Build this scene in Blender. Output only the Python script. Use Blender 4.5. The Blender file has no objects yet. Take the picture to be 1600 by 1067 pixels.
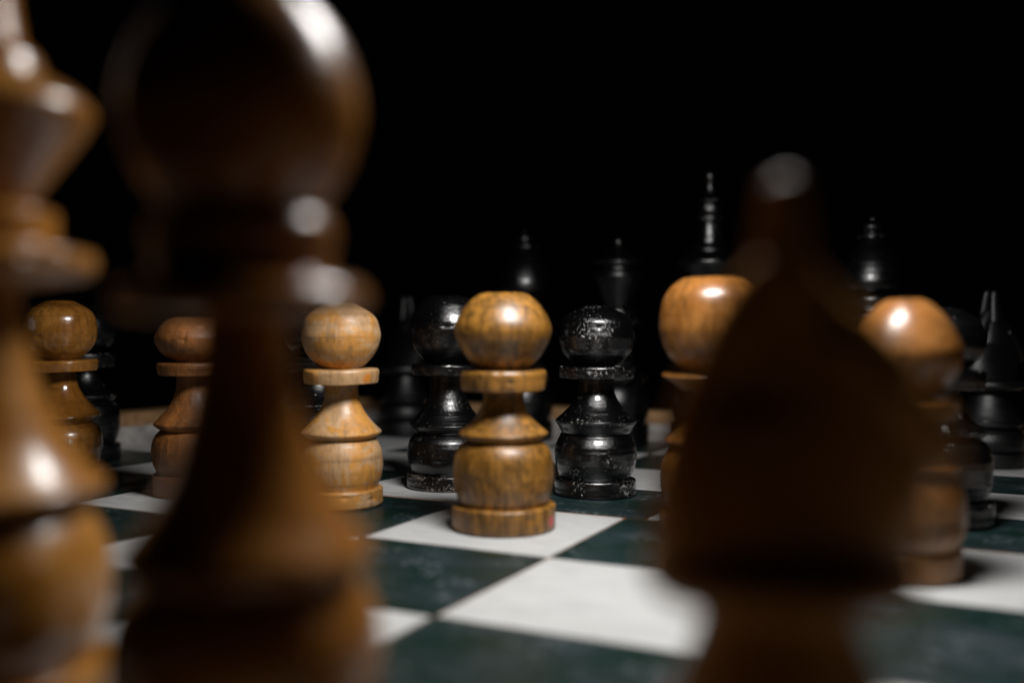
import bpy, bmesh, math, random
from mathutils import Matrix, Vector, noise

# ---------------------------------------------------------------- camera, world, light, exposure
S = 0.04                                   # one board square in metres; all layout below is in squares
scene = bpy.context.scene
COL = scene.collection

cam_d = bpy.data.cameras.new("camera"); cam = bpy.data.objects.new("camera", cam_d); COL.objects.link(cam)
scene.camera = cam
cam_d.sensor_width = 36.0
cam_d.lens = 1633.74 / 1600.0 * 36.0
cam_d.clip_start = 0.002; cam_d.clip_end = 20.0
_r = Vector((0.8942697, 0.4475162, 0.0033186)); _u = Vector((-0.0107894, 0.0141460, 0.9998417)); _f = Vector((-0.4473984, 0.8941639, -0.0174787))
cam.matrix_world = Matrix(((_r.x, _u.x, -_f.x, 1.93948 * S), (_r.y, _u.y, -_f.y, -4.24903 * S), (_r.z, _u.z, -_f.z, 1.08889 * S), (0, 0, 0, 1)))
cam_d.dof.use_dof = True
cam_d.dof.focus_distance = 6.45 * S
cam_d.dof.aperture_fstop = 7.8
cam_d.dof.aperture_blades = 0

world = bpy.data.worlds.new("World"); scene.world = world; world.use_nodes = True
bg = world.node_tree.nodes["Background"]; bg.inputs[0].default_value = (0.7, 0.8, 1.0, 1); bg.inputs[1].default_value = 0.0003

# a small soft lamp panel hanging over the near half of the board, out of the picture
lamp_d = bpy.data.lights.new("lamp_panel", 'AREA'); lamp = bpy.data.objects.new("lamp_panel", lamp_d); COL.objects.link(lamp)
lamp_d.shape = 'ELLIPSE'; lamp_d.size = 1.5 * S; lamp_d.size_y = 1.0 * S
lamp_d.energy = 0.375; lamp_d.color = (1.0, 0.985, 0.965)
_lp = Vector((0.88, -0.50, 3.35)) * S; _lt = Vector((-0.1, 0.9, 0.0)) * S
lamp.matrix_world = Matrix.Translation(_lp) @ (_lt - _lp).to_track_quat('-Z', 'Y').to_matrix().to_4x4()

vs = scene.view_settings
vs.view_transform = 'Standard'; vs.look = 'None'; vs.gamma = 1.0; vs.exposure = 0.0; vs.use_curve_mapping = False
scene.render.engine = 'CYCLES'
scene.cycles.use_denoising = True
scene.cycles.max_bounces = 6; scene.cycles.diffuse_bounces = 1
scene.cycles.sample_clamp_indirect = 4.0

# ---------------------------------------------------------------- helpers
FOLD_H = 0.06                              # the folding board is slightly tented along its hinge
THETA = math.atan(FOLD_H / 4.0)
def board_z(v): return FOLD_H * (1 - abs(v - 1) / 4.0)

def nd(nt, t, **kw):
    n = nt.nodes.new(t)
    for k, v in kw.items(): setattr(n, k, v)
    return n
class NT:
    """tiny node-graph helper"""
    def __init__(s, name):
        s.m = bpy.data.materials.new(name); s.m.use_nodes = True; s.t = s.m.node_tree
        s.b = s.t.nodes["Principled BSDF"]
    def link(s, a, b): s.t.links.new(a, b)
    def val(s, node, i, v):
        if hasattr(v, 'links') or hasattr(v, 'is_output'): s.link(v, node.inputs[i])
        else: node.inputs[i].default_value = v
    def coords(s, scale, off=(0, 0, 0)):
        tc = nd(s.t, "ShaderNodeTexCoord"); mp = nd(s.t, "ShaderNodeMapping")
        s.link(tc.outputs["Object"], mp.inputs[0])
        mp.inputs["Scale"].default_value = [c / S for c in scale]; mp.inputs["Location"].default_value = off
        return mp.outputs[0]
    def noise(s, vec, scale=1.0, detail=3.0, rough=0.55, dist=0.0):
        n = nd(s.t, "ShaderNodeTexNoise"); s.link(vec, n.inputs["Vector"])
        n.inputs["Scale"].default_value = scale; n.inputs["Detail"].default_value = detail
        n.inputs["Roughness"].default_value = rough; n.inputs["Distortion"].default_value = dist
        return n.outputs["Fac"]
    def ramp(s, fac, a, b, smooth=True):
        n = nd(s.t, "ShaderNodeMapRange"); n.interpolation_type = 'SMOOTHSTEP' if smooth else 'LINEAR'
        s.link(fac, n.inputs[0]); n.inputs[1].default_value = a; n.inputs[2].default_value = b
        return n.outputs[0]
    def mix(s, fac, a, b):
        n = nd(s.t, "ShaderNodeMix"); n.data_type = 'RGBA'
        s.val(n, 0, fac); s.val(n, 6, a); s.val(n, 7, b)
        return n.outputs[2]
    def math(s, op, a, b=0.0):
        n = nd(s.t, "ShaderNodeMath"); n.operation = op; s.val(n, 0, a); s.val(n, 1, b)
        return n.outputs[0]
    def spot(s, pos, rad):
        """soft-edged patch round one point of the object (squares)"""
        tc = nd(s.t, "ShaderNodeTexCoord"); d = nd(s.t, "ShaderNodeVectorMath"); d.operation = 'DISTANCE'
        s.link(tc.outputs["Object"], d.inputs[0]); d.inputs[1].default_value = [c * S for c in pos]
        n = s.noise(s.coords((22, 22, 22)), 1.0, 4)
        dd = s.math('ADD', d.outputs["Value"], s.math('MULTIPLY', s.math('SUBTRACT', n, 0.5), rad * S * 1.4))
        return s.ramp(dd, rad * S, rad * S * 0.55)
    def bump(s, h, strength, dist):
        n = nd(s.t, "ShaderNodeBump"); n.inputs["Strength"].default_value = strength; n.inputs["Distance"].default_value = dist * S
        s.link(h, n.inputs["Height"]); return n
def rgb(r, g, b): return (r, g, b, 1.0)

def wood(name, light, dark, patch, seed, gloss=0.28, coat=0.25, patch_lo=0.52, patch_hi=0.66, streak=0.75, rough_bump=0.25, mottle=0.0, spots=()):
    light, dark, patch = [tuple(x * k for x, k in zip(c_, (.80, .74, .66))) for c_ in (light, dark, patch)]
    g = NT(name); o = (seed * 3.17, seed * 1.71, seed * 2.39)
    fine = g.noise(g.coords((30, 30, 5.0), o), 1.0, 6, 0.65, 0.5)          # fibres along the turning axis
    lathe = g.noise(g.coords((1.1, 1.1, 30), o), 1.0, 4, 0.65)              # tool rings
    blot = g.noise(g.coords((3.6, 3.6, 4.6), o), 1.0, 5, 0.62, 0.5)         # blotchy varnish
    tiny = g.noise(g.coords((85, 85, 38), o), 1.0, 4, 0.65)
    c = g.mix(g.ramp(blot, 0.32, 0.66), rgb(*dark), rgb(*light))
    c = g.mix(g.math('MULTIPLY', g.ramp(blot, patch_lo, patch_hi), 0.85), c, rgb(*patch))
    dk = tuple(x * 0.28 for x in dark)
    mott = g.ramp(g.noise(g.coords((7, 7, 6), o), 1.0, 4, 0.6), 0.42, 0.62)
    c = g.mix(g.math('MULTIPLY', g.math('MULTIPLY', g.ramp(fine, 0.46, 0.68), mott), streak), c, rgb(*dk))
    c = g.mix(g.math('MULTIPLY', g.ramp(lathe, 0.52, 0.68), 0.55 * streak), c, rgb(*dk))
    c = g.mix(g.math('MULTIPLY', g.ramp(tiny, 0.54, 0.70), 0.45 * streak), c, rgb(*dk))
    if mottle:
        mo = g.noise(g.coords((24, 24, 6), o), 1.0, 6, 0.68, 0.6)
        c = g.mix(g.math('MULTIPLY', g.ramp(mo, 0.44, 0.60), mottle), c, rgb(dark[0] * .42, dark[1] * .42, dark[2] * .4))
    geo = nd(g.t, "ShaderNodeNewGeometry")
    edge = g.math('MULTIPLY', g.ramp(geo.outputs["Pointiness"], 0.53, 0.60), g.ramp(blot, 0.35, 0.6))
    c = g.mix(g.math('MULTIPLY', edge, 0.55), c, rgb(*[min(1, x * 1.35 + 0.05) for x in light]))   # rubbed rims
    for pos, rad, colr in spots:
        c = g.mix(g.math('MULTIPLY', g.spot(pos, rad), 0.9), c, rgb(*colr))
    g.link(c, g.b.inputs["Base Color"])
    rr = g.math('ADD', g.math('MULTIPLY', g.ramp(blot, 0.3, 0.75), 0.16), gloss)
    rr = g.math('ADD', rr, g.math('MULTIPLY', g.ramp(fine, 0.5, 0.75), 0.10))
    g.link(rr, g.b.inputs["Roughness"])
    g.b.inputs["Coat Weight"].default_value = coat; g.b.inputs["Coat Roughness"].default_value = gloss * 0.75
    h = g.math('ADD', g.math('MULTIPLY', lathe, 0.5), g.math('ADD', g.math('MULTIPLY', fine, -0.7), g.math('MULTIPLY', tiny, 0.35)))
    bp = g.bump(h, rough_bump, 0.012); g.link(bp.outputs[0], g.b.inputs["Normal"])
    return g.m

def black_paint(name, seed, chips_glints=0.5, bumps=0.5, gloss=0.26, chip_glint_col=(0.30, 0.27, 0.24), base_wear=0.0, edge_wear=0.09, coat=0.0):
    g = NT(name); o = (seed * 2.3, seed * 4.1, seed * 1.3)
    blot = g.noise(g.coords((4.5, 4.5, 5.5), o), 1.0, 4, 0.6)
    speck = g.noise(g.coords((58, 58, 52), o), 1.0, 7, 0.75)
    lathe = g.noise(g.coords((3.5, 3.5, 95), o), 1.0, 3, 0.6)
    grit = g.noise(g.coords((70, 70, 60), o), 1.0, 4, 0.7)
    geo = nd(g.t, "ShaderNodeNewGeometry")
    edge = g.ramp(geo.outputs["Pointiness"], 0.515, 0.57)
    wear_glint = g.math('ADD', g.math('MULTIPLY', g.ramp(blot, 0.34, 0.66), 0.10 * chips_glints), g.math('MULTIPLY', edge, edge_wear * chips_glints))
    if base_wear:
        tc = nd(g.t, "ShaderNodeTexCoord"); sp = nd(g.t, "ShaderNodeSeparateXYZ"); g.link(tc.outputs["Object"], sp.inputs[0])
        wear_glint = g.math('ADD', wear_glint, g.math('MULTIPLY', g.ramp(sp.outputs[2], 0.13 * S, 0.08 * S), base_wear))
    th = g.math('SUBTRACT', 0.70, wear_glint)
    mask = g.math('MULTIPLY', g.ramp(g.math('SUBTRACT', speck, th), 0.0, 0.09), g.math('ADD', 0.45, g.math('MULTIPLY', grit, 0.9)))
    c = g.mix(mask, rgb(0.0016, 0.0016, 0.0018), rgb(*chip_glint_col))  # pale specks: paint chips, plus glints of light painted into the colour
    g.link(c, g.b.inputs["Base Color"])
    rr = g.math('ADD', g.math('MULTIPLY', g.ramp(lathe, 0.35, 0.65), 0.10), gloss)
    rr = g.math('ADD', rr, g.math('MULTIPLY', mask, 0.18)); g.link(rr, g.b.inputs["Roughness"])
    g.b.inputs["Specular IOR Level"].default_value = 0.6
    g.b.inputs["Coat Weight"].default_value = coat; g.b.inputs["Coat Roughness"].default_value = 0.13
    h = g.math('ADD', g.math('MULTIPLY', lathe, 0.5), g.math('ADD', g.math('MULTIPLY', grit, 1.0), g.math('MULTIPLY', mask, -0.6)))
    bp = g.bump(h, bumps, 0.008); g.link(bp.outputs[0], g.b.inputs["Normal"])
    return g.m

def smooth_profile(pts, it=3):
    """pts: (r, z) or (r, z, 's'); corner-cut the polyline, keeping 's' corners crisp"""
    P = []
    for i, p in enumerate(pts):
        q = Vector((p[0], p[1]))
        if len(p) > 2 and 0 < i < len(pts) - 1:
            a = Vector(pts[i - 1][:2]); b = Vector(pts[i + 1][:2])
            for w in (a, b):
                d = w - q; e = min(0.007, d.length * 0.4)
                if w is a: P += [q + d.normalized() * e, q]
                else: P += [q + d.normalized() * e]
        else: P.append(q)
    for _ in range(it):
        Q = [P[0]]
        for a, b in zip(P[:-1], P[1:]): Q += [a * 0.75 + b * 0.25, a * 0.25 + b * 0.75]
        Q.append(P[-1]); P = Q
    out = [P[0]]
    for q in P[1:]:
        if (q - out[-1]).length > 0.0018: out.append(q)
    return out

def lathe_mesh(name, pts, seed=0, wob=0.012, seg=104, ridge=0.004, step=0.010):
    prof = smooth_profile(pts); fine_ = [prof[0]]
    for a_, b_ in zip(prof[:-1], prof[1:]):
        k_ = max(1, int((b_ - a_).length / step)); fine_ += [a_.lerp(b_, (j + 1) / k_) for j in range(k_)]
    prof = fine_; verts = []; faces = []
    rnd = random.Random(int(seed * 1000) + len(pts)); rmax = max(q.x for q in prof)
    nicks = [(rnd.uniform(0, 2 * math.pi), rnd.uniform(.03, .10), rnd.uniform(.012, .05), rnd.choice([q for q in prof if q.x > rmax * .93]).y) for _ in range(7)]
    for q in prof:
        ring = ridge * noise.noise(Vector((seed, 3.1, q.y * 38.0))) * min(1, q.x * 9)
        for k in range(seg):
            a = 2 * math.pi * k / seg
            n = noise.noise(Vector((math.cos(a) * 1.1 + seed * 7.3, math.sin(a) * 1.1, q.y * 3.0 + seed)))
            rr = max(0.0005, q.x) * (1 + wob * n + ring)
            for na, nw, ndp, nz in nicks:
                if abs(q.y - nz) < .03 and q.x > rmax * .85:
                    da = (a - na + math.pi) % (2 * math.pi) - math.pi
                    rr *= 1 - ndp * math.exp(-(da / nw) ** 2 - ((q.y - nz) / .011) ** 2)
            verts.append((rr * math.cos(a) * S, rr * math.sin(a) * S, (q.y + 0.004 * n * wob / 0.012 * min(1, q.x * 8) * min(1.0, q.y * 10)) * S))
    n = len(prof)
    for i in range(n - 1):
        for k in range(seg):
            k2 = (k + 1) % seg
            faces.append((i * seg + k, i * seg + k2, (i + 1) * seg + k2, (i + 1) * seg + k))
    for ring, z, flip in ((0, prof[0].y, True), (n - 1, prof[-1].y, False)):
        c = len(verts); zz = sum(verts[ring * seg + k][2] for k in range(seg)) / seg
        verts.append((0, 0, zz))
        for k in range(seg):
            k2 = (k + 1) % seg; f = (ring * seg + k, ring * seg + k2, c)
            faces.append(f[::-1] if flip else f)
    me = bpy.data.meshes.new(name); me.from_pydata(verts, [], faces); me.update()
    for p in me.polygons: p.use_smooth = True
    return me

def child(name, me, mat, parent):
    o = bpy.data.objects.new(name, me); COL.objects.link(o); me.materials.append(mat); o.parent = parent
    return o

def piece(name, label, cat, u, v, rotz=0.0, group=None):
    o = bpy.data.objects.new(name, None); COL.objects.link(o); o.empty_display_size = 0.01
    o.location = (u * S, v * S, (board_z(v) + 0.0005) * S)
    t = THETA if v < 1 else -THETA
    o.matrix_world = Matrix.Translation(o.location) @ Matrix.Rotation(t, 4, 'X') @ Matrix.Rotation(rotz, 4, 'Z')
    o["label"] = label; o["category"] = cat
    if group: o["group"] = group
    return o

def turned(root, mat, parts, seed, wob=0.012, ridge=0.004, step=0.010):
    for i, (nm, pts) in enumerate(parts):
        child(nm, lathe_mesh(nm, pts, seed + i * 0.37, wob, ridge=ridge, step=step), mat, root)

def pawn_parts(base_r=.264, base_z=.122, belly_r=.257, belly_z=.29, groove=.44, groove_r=.2, rim_z=.483, rim_r=.227, neck_r=.101,
               col0=.70, col1=.80, col_r=.22, col_taper=1.0, head_r=.243, head_z=1.006, top=1.191, top_r=.121, up=.5, dn=.5):
    hb = col1 + .006
    zu = head_z + (top - head_z) * .62; zd = head_z - (head_z - hb) * .62
    return [
        ('base', [(base_r * .97, 0), (base_r, .012, 's'), (base_r * 1.005, base_z - .008), (base_r * .985, base_z, 's'), (belly_r * .87, base_z + .004)]),
        ('belly', [(belly_r * .86, base_z + .001), (belly_r * .90, base_z + .022, 's'), (belly_r * .985, base_z + (belly_z - base_z) * .55), (belly_r * 1.01, belly_z),
                   (belly_r * .985, belly_z + (groove - belly_z) * .45), (belly_r * .90, belly_z + (groove - belly_z) * .8), (groove_r * 1.02, groove - .004, 's'), (groove_r * .93, groove + .002)]),
        ('skirt', [(groove_r * .92, groove - .002), (groove_r * 1.0, groove + .006), (rim_r * .985, rim_z - .012, 's'), (rim_r, rim_z, 's'), (rim_r * .80, rim_z + (col0 - rim_z) * .17),
                   (rim_r * .60, rim_z + (col0 - rim_z) * .37), (neck_r * 1.07, rim_z + (col0 - rim_z) * .62), (neck_r, rim_z + (col0 - rim_z) * .8), (neck_r * .99, col0 + .004)]),
        ('collar', [(neck_r * .9, col0), (col_r * col_taper * .96, col0 + .001, 's'), (col_r * (1 + col_taper) / 2 * .995, (col0 + col1) / 2), (col_r, col1 - .012, 's'), (col_r * .965, col1, 's'), (head_r * .50, col1 + .003)]),
        ('head', [(head_r * .46, hb - .005), (head_r * .56, hb + .004), (head_r * (.70 + .28 * dn), zd), (head_r * 1.015, head_z - (head_z - hb) * .16), (head_r * 1.015, head_z + (top - head_z) * .12),
                  (head_r * (.68 + .30 * up) , zu), (top_r * 1.12, top - .012 * (1.6 - up)), (top_r * .75, top - .001, 's'), (top_r * .2, top)]),
    ]

# ---------------------------------------------------------------- setting: table under the board
g = NT("table_wood"); v_ = g.coords((0.5, 3.0, 3.0))
g.link(g.mix(g.ramp(g.noise(v_, 1.0, 5), .35, .7), rgb(.012, .008, .006), rgb(.03, .018, .011)), g.b.inputs["Base Color"]); g.b.inputs["Roughness"].default_value = .55
me = bpy.data.meshes.new("table"); bm = bmesh.new(); bmesh.ops.create_cube(bm, size=1.0)
bmesh.ops.scale(bm, vec=(60 * S, 60 * S, 1.0 * S), verts=bm.verts); bmesh.ops.translate(bm, vec=(-1 * S, 8 * S, -1.16 * S), verts=bm.verts)
bm.to_mesh(me); bm.free(); me.materials.append(g.m)
table = bpy.data.objects.new("table", me); COL.objects.link(table); table["kind"] = "structure"
table["label"] = "dark wooden table under the chess board"

# ---------------------------------------------------------------- chess board: two hinged halves, rims, 64 squares
def board_wood(name, a, b, seed, rough=.5):
    g = NT(name); o = (seed * 2.1, seed * 3.3, seed)
    n1 = g.noise(g.coords((2.0, 14, 14), o), 1.0, 5, .6, .5); n2 = g.noise(g.coords((3, 3, 3), o), 1.0, 4)
    c = g.mix(g.ramp(n1, .35, .68), rgb(*a), rgb(*b)); c = g.mix(g.math('MULTIPLY', g.ramp(n2, .5, .7), .4), c, rgb(*[x * .45 for x in b]))
    g.link(c, g.b.inputs["Base Color"]); g.b.inputs["Roughness"].default_value = rough
    bp = g.bump(n1, .25, .02); g.link(bp.outputs[0], g.b.inputs["Normal"]); return g.m
M_body = board_wood("board_core_wood", (.30, .12, .04), (.15, .06, .022), 1)
M_rim = board_wood("board_rim_wood", (.46, .27, .13), (.28, .15, .07), 4)
M_cove = board_wood("board_cove_grey", (.42, .40, .38), (.26, .24, .23), 6)

def square_mat(light):
    g = NT("white_square_lacquer" if light else "green_square_lacquer")
    oi = nd(g.t, "ShaderNodeObjectInfo"); cb = nd(g.t, "ShaderNodeCombineXYZ")
    g.link(g.math('MULTIPLY', oi.outputs["Random"], 37.0), cb.inputs[0]); g.link(g.math('MULTIPLY', oi.outputs["Random"], 91.0), cb.inputs[1])
    def co(sc):
        tc = nd(g.t, "ShaderNodeTexCoord"); mp = nd(g.t, "ShaderNodeMapping"); g.link(tc.outputs["Object"], mp.inputs[0])
        mp.inputs["Scale"].default_value = [c / S for c in sc]; g.link(cb.outputs[0], mp.inputs["Location"]); return mp.outputs[0]
    grain = g.noise(co((4, 46, 46)), 1.0, 5, .62, .3); cloud = g.noise(co((2.6, 3.6, 3)), 1.0, 4, .55, .8); speck = g.noise(co((30, 30, 30)), 1.0, 5, .7)
    scr = g.noise(co((1.6, 90, 90)), 1.0, 2, .5)
    if light:
        c = g.mix(g.ramp(grain, .40, .72), rgb(.47, .472, .465), rgb(.33, .332, .33))
        c = g.mix(g.math('MULTIPLY', g.ramp(cloud, .46, .70), .6), c, rgb(.33, .33, .322))
        c = g.mix(g.math('MULTIPLY', g.ramp(speck, .62, .70), .7), c, rgb(.20, .175, .155))
        c = g.mix(g.math('MULTIPLY', g.ramp(scr, .66, .74), .35), c, rgb(.24, .225, .21))
        r0 = .42; bs = .10
    else:
        c = g.mix(g.ramp(cloud, .36, .62), rgb(.004, .017, .013), rgb(.009, .020, .023))
        c = g.mix(g.math('MULTIPLY', g.ramp(grain, .52, .74), .55), c, rgb(.015, .028, .032))
        c = g.mix(g.math('MULTIPLY', g.ramp(cloud, .58, .74), .55), c, rgb(.034, .041, .047))
        c = g.mix(g.math('MULTIPLY', g.math('MULTIPLY', g.ramp(speck, .52, .63), g.ramp(g.noise(co((4.2, 6, 5)), 1.0, 4, .6), .52, .64)), .8), c, rgb(.16, .18, .185))
        c = g.mix(g.math('MULTIPLY', g.ramp(scr, .73, .78), .35), c, rgb(.13, .15, .15))
        r0 = .30; bs = .16; g.b.inputs['Specular IOR Level'].default_value = .45
    g.link(c, g.b.inputs["Base Color"])
    g.link(g.math('ADD', g.math('MULTIPLY', g.ramp(cloud, .35, .7), .22), r0), g.b.inputs["Roughness"])
    bp = g.bump(g.math('ADD', grain, g.math('MULTIPLY', speck, .5)), bs, .015); g.link(bp.outputs[0], g.b.inputs["Normal"])
    return g.m
M_sq = {True: square_mat(True), False: square_mat(False)}

def box_mesh(name, x0, x1, y0, y1, z0, z1, bev=.0):
    bm = bmesh.new(); bmesh.ops.create_cube(bm, size=1.0)
    for v in bm.verts:
        v.co = Vector(((x0 if v.co.x < 0 else x1) * S, (y0 if v.co.y < 0 else y1) * S, (z0 if v.co.z < 0 else z1) * S))
    if bev: bmesh.ops.bevel(bm, geom=bm.edges[:], offset=bev * S, segments=2, affect='EDGES', profile=.5)
    me = bpy.data.meshes.new(name); bm.to_mesh(me); bm.free(); return me

board = bpy.data.objects.new("chess_board", None); COL.objects.link(board); board.location = (0, S, 0)
board["label"] = "worn folding chess board with green and white squares and a wooden rim"; board["category"] = "chess board"
SHIFT = 0.10                                # the far half sits a little to the right of the near one
SQ_T = .03
sq_meshes = {}
def rim_profile(name, mat, along, a0, a1, pos, out, prof, parent):
    """extrude a rim profile [(distance outwards, z)] along x or y"""
    vs_ = []; fs = []; n = len(prof)
    for a in (a0, a1):
        for d, z in prof:
            c = pos + out * d
            vs_.append((a * S, c * S, z * S) if along == 'x' else (c * S, a * S, z * S))
    for i in range(n):
        j = (i + 1) % n; fs.append((i, j, n + j, n + i))
    fs.append(tuple(range(n))[::-1]); fs.append(tuple(range(n, 2 * n)))
    bm = bmesh.new(); bv = [bm.verts.new(p) for p in vs_]
    for f in fs: bm.faces.new([bv[i] for i in f])
    bmesh.ops.recalc_face_normals(bm, faces=bm.faces[:])
    me = bpy.data.meshes.new(name); bm.to_mesh(me); bm.free()
    return child(name, me, mat, parent)
RIM = [(.13, -.5), (.13, .235), (.155, .262), (.40, .262), (.45, .22), (.47, .1), (.47, -.5)]
COVE = [(.0, -.1), (.0, .006), (.035, .02), (.085, .07), (.112, .135), (.127, .15), (.127, -.1)]
for half, (v0, v1, sh, th) in enumerate(((-3, 1, 0.0, THETA), (1, 5, SHIFT, -THETA))):
    # local frame: origin on the hinge line
    y0, y1 = v0 - 1, v1 - 1
    hm = box_mesh("board_half", -5 + sh, 3 + sh, y0 + (.004 if half else 0), y1 - (0 if half else .004), -.5, -.012, .012)
    ho = child("board_half", hm, M_body, board)
    ho.matrix_world = Matrix.Translation((0, S, FOLD_H * S)) @ Matrix.Rotation(th, 4, 'X')
    ho.matrix_parent_inverse = Matrix.Translation((0, -S, 0))
    ho["label"] = ("near half of the board, hinged to the far half" if not half else "far half of the board, offset at the hinge")
    for ui in range(8):
        for vi in range(4):
            u0 = -5 + ui; vv = v0 + vi
            light = ((u0 + vv) % 2 != 0)
            # edges are inset a hair; the row at the hinge stops short of the worn wooden edge
            ins = .006 + random.Random(ui * 13 + vi * 7 + half).random() * .006
            hinge_row = (vi == 3 and not half) or (vi == 0 and half)
            key = (light, half if hinge_row else 2)
            if key not in sq_meshes:
                e0 = -.5 + (.028 if (half and hinge_row) else .0085); e1 = .5 - (.028 if (not half and hinge_row) else .0085)
                sq_meshes[key] = box_mesh("white_square" if light else "green_square", -.4915, .4915, e0, e1, -SQ_T, 0, .004)
                sq_meshes[key].materials.append(M_sq[light])
            so = bpy.data.objects.new("white_square" if light else "green_square", sq_meshes[key]); COL.objects.link(so); so.parent = ho
            so.location = ((u0 + .5 + sh) * S, (vv + .5 - 1) * S, (random.Random(ui * 5 + vi * 31 + half * 7).random() * .003 - .003) * S)
    for side, pos, out in (('y', -5 + sh, -1), ('y', 3 + sh, 1)):
        rim_profile("rim", M_rim, 'y', y0 - (.46 if not half else -.003), y1 + (.46 if half else -.003), pos, out, RIM, ho)
        rim_profile("cove_moulding", M_cove, 'y', y0 + .002, y1 - .002, pos, out, COVE, ho)
    yy, out = (y0, -1) if not half else (y1, 1)
    rim_profile("rim", M_rim, 'x', -5 + sh - .128, 3 + sh + .128, yy, out, RIM, ho)
    rim_profile("cove_moulding", M_cove, 'x', -5 + sh - .126, 3 + sh + .126, yy, out, COVE, ho)

# ---------------------------------------------------------------- white (natural wood) pieces
W_GROUP = "natural wood chess pieces"; B_GROUP = "black painted chess pieces"
def white_pawn(label, u, v, mat, seed, **kw):
    r = piece("pawn", label, "chess pawn", u, v, seed * 1.3, W_GROUP); turned(r, mat, pawn_parts(**kw), seed); return r
def black_pawn(label, u, v, mat, seed, **kw):
    r = piece("pawn", label, "chess pawn", u, v, seed * 1.7, B_GROUP); turned(r, mat, pawn_parts(**kw), seed, ridge=.012); return r

def local_dir(u, v, seed, az):
    a = math.atan2(-4.249 - v, 1.939 - u) + math.radians(az)
    a -= seed * 1.3
    return math.cos(a), math.sin(a)

dx, dy = local_dir(-.471, .481, 2.0, 64)
m = wood("wood_focus_pawn", (.44, .215, .042), (.22, .105, .016), (.52, .25, .035), 2.0, gloss=.35, coat=.25, streak=.9, mottle=.85,
         spots=[((.266 * dx, .266 * dy, .055), .034, (.5, .03, .05))])
white_pawn("yellow brown wooden pawn with flat-topped head, foremost in the middle, on a white square", -.471, .481, m, 2.0, up=.42, dn=.48)

dx, dy = local_dir(-1.59, .646, 3.0, 42)
m = wood("wood_pale_pawn", (.70, .48, .29), (.52, .32, .16), (.64, .29, .035), 3.3, gloss=.36, coat=.1, streak=.6, mottle=.3, patch_lo=.50, patch_hi=.56,
         spots=[((.212 * dx, .212 * dy, .73), .035, (.52, .17, .015))])
white_pawn("pale dry wooden pawn with orange stains and round head behind the large bishop", -1.59, .646, m, 3.0,
           head_r=.221, head_z=.965, top=1.145, top_r=.085, up=.75, dn=.6, col0=.69, col1=.772, col_r=.214, rim_z=.415, rim_r=.226, groove=.375, groove_r=.195,
           belly_z=.24, belly_r=.232, base_z=.095, base_r=.23, neck_r=.095)

m = wood("wood_red_pawn", (.36, .15, .045), (.22, .085, .02), (.40, .15, .03), 4.1, gloss=.40, coat=.1, streak=.7, mottle=.4, rough_bump=.6)
white_pawn("reddish brown wooden pawn with a grainy skirt, half hidden behind the bishop's left side", -2.609, .552, m, 4.0,
           head_r=.222, head_z=.94, top=1.066, top_r=.13, up=.6, dn=.6, col0=.72, col1=.795, col_r=.214, rim_z=.43, rim_r=.238, groove=.385, belly_z=.255, belly_r=.25, base_z=.125, base_r=.245)

dx, dy = local_dir(-3.785, .577, 5.0, -50); ex, ey = local_dir(-3.785, .577, 5.0, 10)
m = wood("wood_glossy_pawn", (.43, .20, .045), (.27, .11, .02), (.46, .215, .045), 5.7, gloss=.17, coat=.5, streak=.7, mottle=.35, rough_bump=.12,
         spots=[((.225 * dx, .225 * dy, 1.02), .055, (.42, .30, .24))])
p_ = white_pawn("glossy amber wooden pawn with a knot in its head at the left edge", -3.785, .577, m, 5.0,
           head_r=.226, head_z=.98, top=1.175, top_r=.09, up=.85, dn=.75, col0=.712, col1=.787, col_r=.232, rim_z=.425, rim_r=.243, groove=.37, groove_r=.2,
           belly_z=.25, belly_r=.25, base_z=.075, base_r=.25, neck_r=.10)

m = wood("wood_orange_pawn", (.37, .165, .040), (.25, .10, .02), (.38, .175, .04), 6.2, gloss=.26, coat=.3, streak=.85, mottle=.5, rough_bump=.12)
white_pawn("glossy orange wooden pawn partly hidden by the foreground knight's left side", .535, .747, m, 6.0,
           head_r=.252, head_z=1.03, top=1.262, top_r=.14, up=.85, dn=.7, col0=.715, col1=.795, col_r=.245, col_taper=.62, rim_z=.47, rim_r=.235, belly_z=.27, belly_r=.255, base_z=.12, base_r=.26)

m = wood("wood_cone_pawn", (.38, .175, .05), (.27, .11, .025), (.38, .18, .045), 7.3, gloss=.29, coat=.25, streak=.8, mottle=.4, rough_bump=.12)
white_pawn("orange brown wooden pawn with a cone-topped head right of the foreground knight", 1.46, .372, m, 7.0,
           head_r=.222, head_z=.925, top=1.145, top_r=.09, up=.28, dn=.65, col0=.66, col1=.74, col_r=.215, rim_z=.45, rim_r=.225, belly_z=.25, belly_r=.242, base_z=.12, base_r=.226)

m = wood("wood_edge_pawn", (.07, .02, .008), (.05, .014, .005), (.08, .022, .008), 8.3, gloss=.25)
white_pawn("dark brown wooden pawn just entering the picture at the lower right edge", 2.20, -1.2, m, 8.0)

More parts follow.
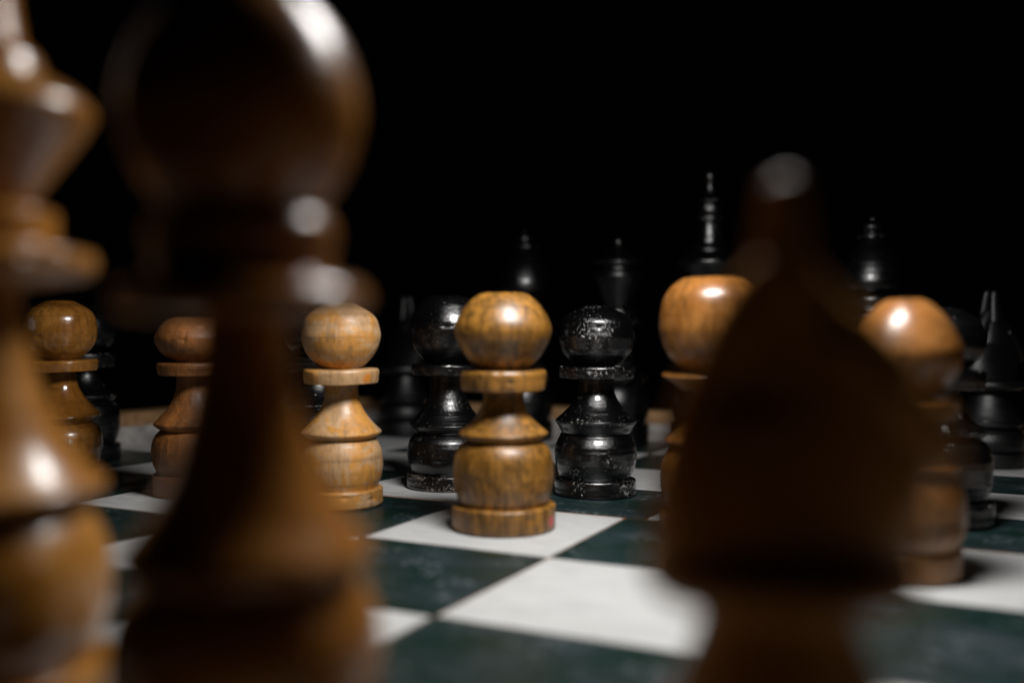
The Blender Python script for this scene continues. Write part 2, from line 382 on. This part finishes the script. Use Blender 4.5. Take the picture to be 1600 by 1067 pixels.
m = wood("wood_king", (.47, .215, .042), (.31, .125, .018), (.49, .23, .04), 9.1, gloss=.22, coat=.4, streak=.5, rough_bump=.15)
def king_parts():
    return [
        ('base', [(.285, 0), (.298, .015, 's'), (.302, .21), (.295, .225, 's'), (.25, .23)]),
        ('belly', [(.25, .226), (.265, .25, 's'), (.298, .34), (.305, .44), (.292, .53), (.25, .60), (.225, .612, 's'), (.2, .616)]),
        ('skirt', [(.2, .612), (.23, .625), (.29, .65, 's'), (.297, .672, 's'), (.24, .715), (.19, .79), (.145, .90), (.115, 1.02), (.1, 1.12), (.1, 1.18)]),
        ('collar', [(.09, 1.165), (.255, 1.185, 's'), (.285, 1.215), (.275, 1.25, 's'), (.19, 1.27, 's'), (.188, 1.35, 's'), (.15, 1.362, 's'), (.13, 1.372)]),
        ('crown', [(.12, 1.366), (.135, 1.38), (.20, 1.47), (.272, 1.57), (.285, 1.60), (.262, 1.635), (.20, 1.675), (.165, 1.69, 's'), (.155, 1.735), (.118, 1.765, 's'), (.105, 1.85), (.098, 1.93), (.088, 1.935, 's'), (.088, 1.95, 's'), (.13, 1.965, 's'), (.13, 1.985, 's'), (.1, 2.0)]),
        ('spire', [(.098, 1.996), (.12, 2.03), (.116, 2.085, 's'), (.08, 2.10, 's'), (.10, 2.13, 's'), (.06, 2.165), (.037, 2.225), (.042, 2.28), (.056, 2.335), (.048, 2.37, 's'), (.005, 2.372)]),
    ]
r = piece("king", "large blurred wooden king with ringed stem in the left foreground", "chess king", -.415, -2.5, 1.0, W_GROUP); turned(r, m, king_parts(), 9.0, step=.02)

m = wood("wood_bishop", (.44, .185, .034), (.28, .11, .018), (.46, .195, .034), 10.4, gloss=.19, coat=.12, streak=.4, rough_bump=.1)
def bishop_parts(k=1.0, eq=1.54):
    d = eq - 1.54
    return [
        ('base', [(.27, 0), (.282, .015, 's'), (.285, .16), (.278, .172, 's'), (.24, .176)]),
        ('belly', [(.24, .172), (.255, .195, 's'), (.283, .28), (.29, .38), (.278, .46), (.245, .52), (.22, .535, 's'), (.2, .54)]),
        ('skirt', [(.2, .536), (.225, .548), (.255, .57, 's'), (.264, .588, 's'), (.255, .61), (.205, .672), (.165, .745), (.122, .86), (.09, 1.02), (.088, 1.10)]),
        ('collar', [(.085, 1.085), (.245, 1.098, 's'), (.266, 1.115), (.266, 1.142), (.245, 1.165), (.187, 1.178, 's'), (.184, 1.225), (.196, 1.25), (.196, 1.285), (.175, 1.312, 's'), (.14, 1.318)]),
        ('head', [(.13, 1.312), (.165, 1.325, 's'), (.218, 1.395 + d * .4), (.245, 1.48 + d), (.251, 1.535 + d), (.24, 1.605 + d), (.205, 1.685 + d * .8), (.145, 1.755 + d * .6), (.098, 1.805 + d * .5), (.085, 1.83 + d * .5)]),
        ('finial', [(.075, 1.822 + d * .5), (.125, 1.83 + d * .5, 's'), (.118, 1.855 + d * .5, 's'), (.055, 1.872 + d * .5), (.088, 1.895 + d * .5), (.09, 1.925 + d * .5), (.062, 1.955 + d * .5), (.03, 1.97 + d * .5, 's'), (.026, 1.99 + d * .5), (.004, 1.995 + d * .5)]),
    ]
r = piece("bishop", "large dark blurred wooden bishop with onion-shaped head in the foreground", "chess bishop", .435, -2.5, 1.0, W_GROUP); turned(r, m, bishop_parts(), 10.0, step=.02)

def tube(path, closed_ends=True, seg=28):
    """loft ellipses; path rows: (x, z, rx in plane, ry across)"""
    vs_ = []; fs = []; n = len(path)
    P = [Vector((p[0], 0, p[1])) for p in path]
    for i, p in enumerate(path):
        t = (P[min(i + 1, n - 1)] - P[max(i - 1, 0)]).normalized(); nn = Vector((t.z, 0, -t.x))
        for k in range(seg):
            a = 2 * math.pi * k / seg
            q = P[i] + nn * (math.cos(a) * p[2]) + Vector((0, math.sin(a) * p[3], 0)); vs_.append(q * S)
    for i in range(n - 1):
        for k in range(seg):
            k2 = (k + 1) % seg; fs.append((i * seg + k, i * seg + k2, (i + 1) * seg + k2, (i + 1) * seg + k))
    fs.append(tuple(range(seg))[::-1]); fs.append(tuple((n - 1) * seg + k for k in range(seg)))
    bm = bmesh.new(); bv = [bm.verts.new(p) for p in vs_]
    for f in fs: bm.faces.new([bv[i] for i in f])
    bmesh.ops.recalc_face_normals(bm, faces=bm.faces[:])
    return bm
def dense(path, k=6):
    out = []; n = len(path)
    for i in range(n - 1):
        p0, p1, p2, p3 = path[max(i - 1, 0)], path[i], path[i + 1], path[min(i + 2, n - 1)]
        for j in range(k):
            t = j / k
            out.append(tuple(.5 * (2 * b + (c - a) * t + (2 * a - 5 * b + 4 * c - d) * t * t + (3 * b - a - 3 * c + d) * t ** 3) for a, b, c, d in zip(p0, p1, p2, p3)))
    out.append(path[-1]); return out
def bm_obj(name, bm, mat, parent, smooth=True):
    me = bpy.data.meshes.new(name); bm.to_mesh(me); bm.free()
    for p in me.polygons: p.use_smooth = smooth
    return child(name, me, mat, parent)
def knight(label, u, v, rot, mat, seed, group, k=1.0):
    r = piece("knight", label, "chess knight", u, v, rot, group)
    turned(r, mat, [
        ('base', [(.25, 0), (.262, .012, 's'), (.265, .10), (.255, .112, 's'), (.22, .116)]),
        ('belly', [(.22, .112), (.24, .13, 's'), (.262, .18), (.25, .25), (.215, .285, 's'), (.19, .29)]),
        ('skirt', [(.19, .286), (.215, .30), (.235, .315, 's'), (.242, .332, 's'), (.205, .38), (.175, .44), (.147, .505), (.132, .585)]),
        ('collar', [(.10, .575), (.225, .588, 's'), (.25, .61), (.245, .645, 's'), (.2, .66, 's'), (.12, .664)])], seed)
    # horse carved from one block: chest and neck taper up to the poll, muzzle tucked in front
    bm_obj('horse_neck', tube(dense([(.0, .655, .232, .16), (-.004, .70, .238, .155), (.022, .78, .245, .138), (.055, .87, .235, .118), (.066, .94, .205, .104), (.05, 1.01, .16, .09),
            (.026, 1.08, .114, .078), (.013, 1.14, .082, .064), (.008, 1.185, .056, .046), (.004, 1.205, .02, .02)])), mat, r)
    bm_obj('muzzle', tube(dense([(.05, 1.06, .045, .06), (.11, 1.015, .062, .088), (.18, .95, .072, .098), (.24, .885, .072, .09), (.284, .835, .06, .076), (.306, .805, .03, .04)])), mat, r)
    for s in (-1, 1):
        e = bm_obj('ear', tube(dense([(.0, 1.10, .055, .034), (.002, 1.18, .05, .032), (.004, 1.26, .042, .028), (.004, 1.315, .034, .026), (.004, 1.338, .024, .02), (.004, 1.346, .008, .008)]), seg=20), mat, r)
        for vv in e.data.vertices: vv.co.y += s * (.03 * S + (1.37 * S - vv.co.z) * .10)
        bm = bmesh.new(); bmesh.ops.create_uvsphere(bm, u_segments=16, v_segments=10, radius=.018 * S); bmesh.ops.translate(bm, vec=(.11 * S, s * .086 * S, 1.02 * S), verts=bm.verts)
        bm_obj('eye', bm, mat, r)
        bm = bmesh.new(); bmesh.ops.create_uvsphere(bm, u_segments=12, v_segments=8, radius=.012 * S); bmesh.ops.translate(bm, vec=(.295 * S, s * .06 * S, .855 * S), verts=bm.verts)
        bm_obj('nostril', bm, mat, r)
    # mane: one thick crest down the back of the neck
    bm_obj('mane', tube(dense([(.012, 1.20, .02, .02), (-.012, 1.165, .048, .042), (-.062, 1.08, .058, .05), (-.108, .98, .06, .05), (-.145, .88, .06, .05), (-.172, .78, .054, .048), (-.185, .70, .04, .04), (-.19, .665, .03, .03)])), mat, r)
    return r
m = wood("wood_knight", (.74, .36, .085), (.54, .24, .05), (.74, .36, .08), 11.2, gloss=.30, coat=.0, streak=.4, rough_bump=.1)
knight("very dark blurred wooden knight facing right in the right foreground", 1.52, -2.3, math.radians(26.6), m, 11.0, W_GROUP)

# ---------------------------------------------------------------- black painted pieces
m = black_paint("paint_black_left_pawn", 1.0, chips_glints=1.25, bumps=.35, gloss=.17, coat=.5, chip_glint_col=(.28, .22, .17), base_wear=.12)
black_pawn("black pawn with scuffed base standing left behind the middle yellow brown pawn", -1.373, 1.457, m, 1.0,
           head_r=.24, head_z=1.0, top=1.208, top_r=.13, up=.55, dn=.7, col0=.705, col1=.775, col_r=.228, rim_z=.40, rim_r=.24, groove=.34, groove_r=.2, belly_z=.22, belly_r=.25, base_z=.09, base_r=.25, neck_r=.11)
m = black_paint("paint_black_right_pawn", 2.0, chips_glints=1.5, bumps=.45, gloss=.13, coat=.8, chip_glint_col=(.30, .285, .27), base_wear=.03)
black_pawn("glossy black pawn with chipped paint and painted glint specks right behind the middle yellow brown pawn", -.446, 1.658, m, 2.0,
           head_r=.226, head_z=.955, top=1.15, top_r=.07, up=.9, dn=.75, col0=.706, col1=.778, col_r=.23, rim_z=.452, rim_r=.247, groove=.37, groove_r=.21, belly_z=.25, belly_r=.247, base_z=.10, base_r=.247, neck_r=.105)
m3 = black_paint("paint_black_pieces", 3.0, chips_glints=1.0, bumps=.3, gloss=.22, chip_glint_col=(.30, .29, .28), edge_wear=.20, coat=.3)
m4 = black_paint("paint_black_speckled", 4.0, chips_glints=1.1, bumps=.35, gloss=.20, chip_glint_col=(.36, .32, .30), edge_wear=.24, coat=.3)
m5 = black_paint("paint_black_knights", 6.0, chips_glints=.5, bumps=.3, gloss=.38)
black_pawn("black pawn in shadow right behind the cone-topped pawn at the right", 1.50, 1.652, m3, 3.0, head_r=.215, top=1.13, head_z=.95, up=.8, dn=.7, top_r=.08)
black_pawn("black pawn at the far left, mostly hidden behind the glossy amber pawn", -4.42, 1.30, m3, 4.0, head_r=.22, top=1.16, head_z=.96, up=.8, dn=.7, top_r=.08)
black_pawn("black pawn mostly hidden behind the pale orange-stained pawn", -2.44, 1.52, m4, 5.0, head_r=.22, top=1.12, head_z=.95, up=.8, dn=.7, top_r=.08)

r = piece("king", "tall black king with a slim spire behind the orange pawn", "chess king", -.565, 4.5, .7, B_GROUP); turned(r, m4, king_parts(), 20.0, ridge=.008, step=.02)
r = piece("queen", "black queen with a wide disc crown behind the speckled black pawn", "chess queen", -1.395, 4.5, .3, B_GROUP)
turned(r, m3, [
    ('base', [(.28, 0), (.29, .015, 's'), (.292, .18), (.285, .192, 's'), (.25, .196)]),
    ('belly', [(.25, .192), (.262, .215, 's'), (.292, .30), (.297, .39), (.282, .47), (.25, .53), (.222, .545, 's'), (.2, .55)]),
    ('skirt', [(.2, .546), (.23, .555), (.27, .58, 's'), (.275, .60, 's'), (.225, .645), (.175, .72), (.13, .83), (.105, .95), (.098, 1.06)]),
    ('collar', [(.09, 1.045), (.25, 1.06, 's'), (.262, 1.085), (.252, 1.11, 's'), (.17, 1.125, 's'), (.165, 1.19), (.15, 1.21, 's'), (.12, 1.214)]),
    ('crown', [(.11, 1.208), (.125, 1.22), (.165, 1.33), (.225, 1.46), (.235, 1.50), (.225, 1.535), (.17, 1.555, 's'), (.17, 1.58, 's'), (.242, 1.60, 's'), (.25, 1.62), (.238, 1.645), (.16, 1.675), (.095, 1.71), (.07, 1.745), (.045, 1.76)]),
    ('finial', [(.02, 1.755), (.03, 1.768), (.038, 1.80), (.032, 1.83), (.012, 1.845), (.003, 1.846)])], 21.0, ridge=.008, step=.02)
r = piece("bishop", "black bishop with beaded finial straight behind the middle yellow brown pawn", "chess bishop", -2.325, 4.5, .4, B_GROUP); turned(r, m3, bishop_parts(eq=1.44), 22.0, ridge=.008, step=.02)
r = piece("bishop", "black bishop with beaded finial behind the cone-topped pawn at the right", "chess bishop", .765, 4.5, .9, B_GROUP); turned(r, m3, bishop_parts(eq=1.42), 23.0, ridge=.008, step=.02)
knight("black knight at the far right with a thin pointed ear catching light", 1.63, 4.55, math.radians(50), m5, 24.0, B_GROUP)
knight("dim black knight left of the scuffed black pawn, far back", -3.62, 4.5, math.radians(-25), m5, 25.0, B_GROUP)

# chipped hole on the glossy amber pawn's belly: a small raised torn ring with a pale core
g = NT("torn_wood"); g.link(g.mix(g.ramp(g.noise(g.coords((90, 90, 90)), 1, 4), .4, .6), rgb(.10, .05, .03), rgb(.62, .55, .48)), g.b.inputs["Base Color"]); g.b.inputs["Roughness"].default_value = .4
bm = bmesh.new(); bmesh.ops.create_uvsphere(bm, u_segments=20, v_segments=12, radius=.024 * S)
for vtx in bm.verts: vtx.co *= 1 + .35 * noise.noise(vtx.co / S * 60)
bmesh.ops.translate(bm, vec=(.247 * ex * S, .247 * ey * S, .265 * S), verts=bm.verts)
bm_obj("chip", bm, g.m, p_)
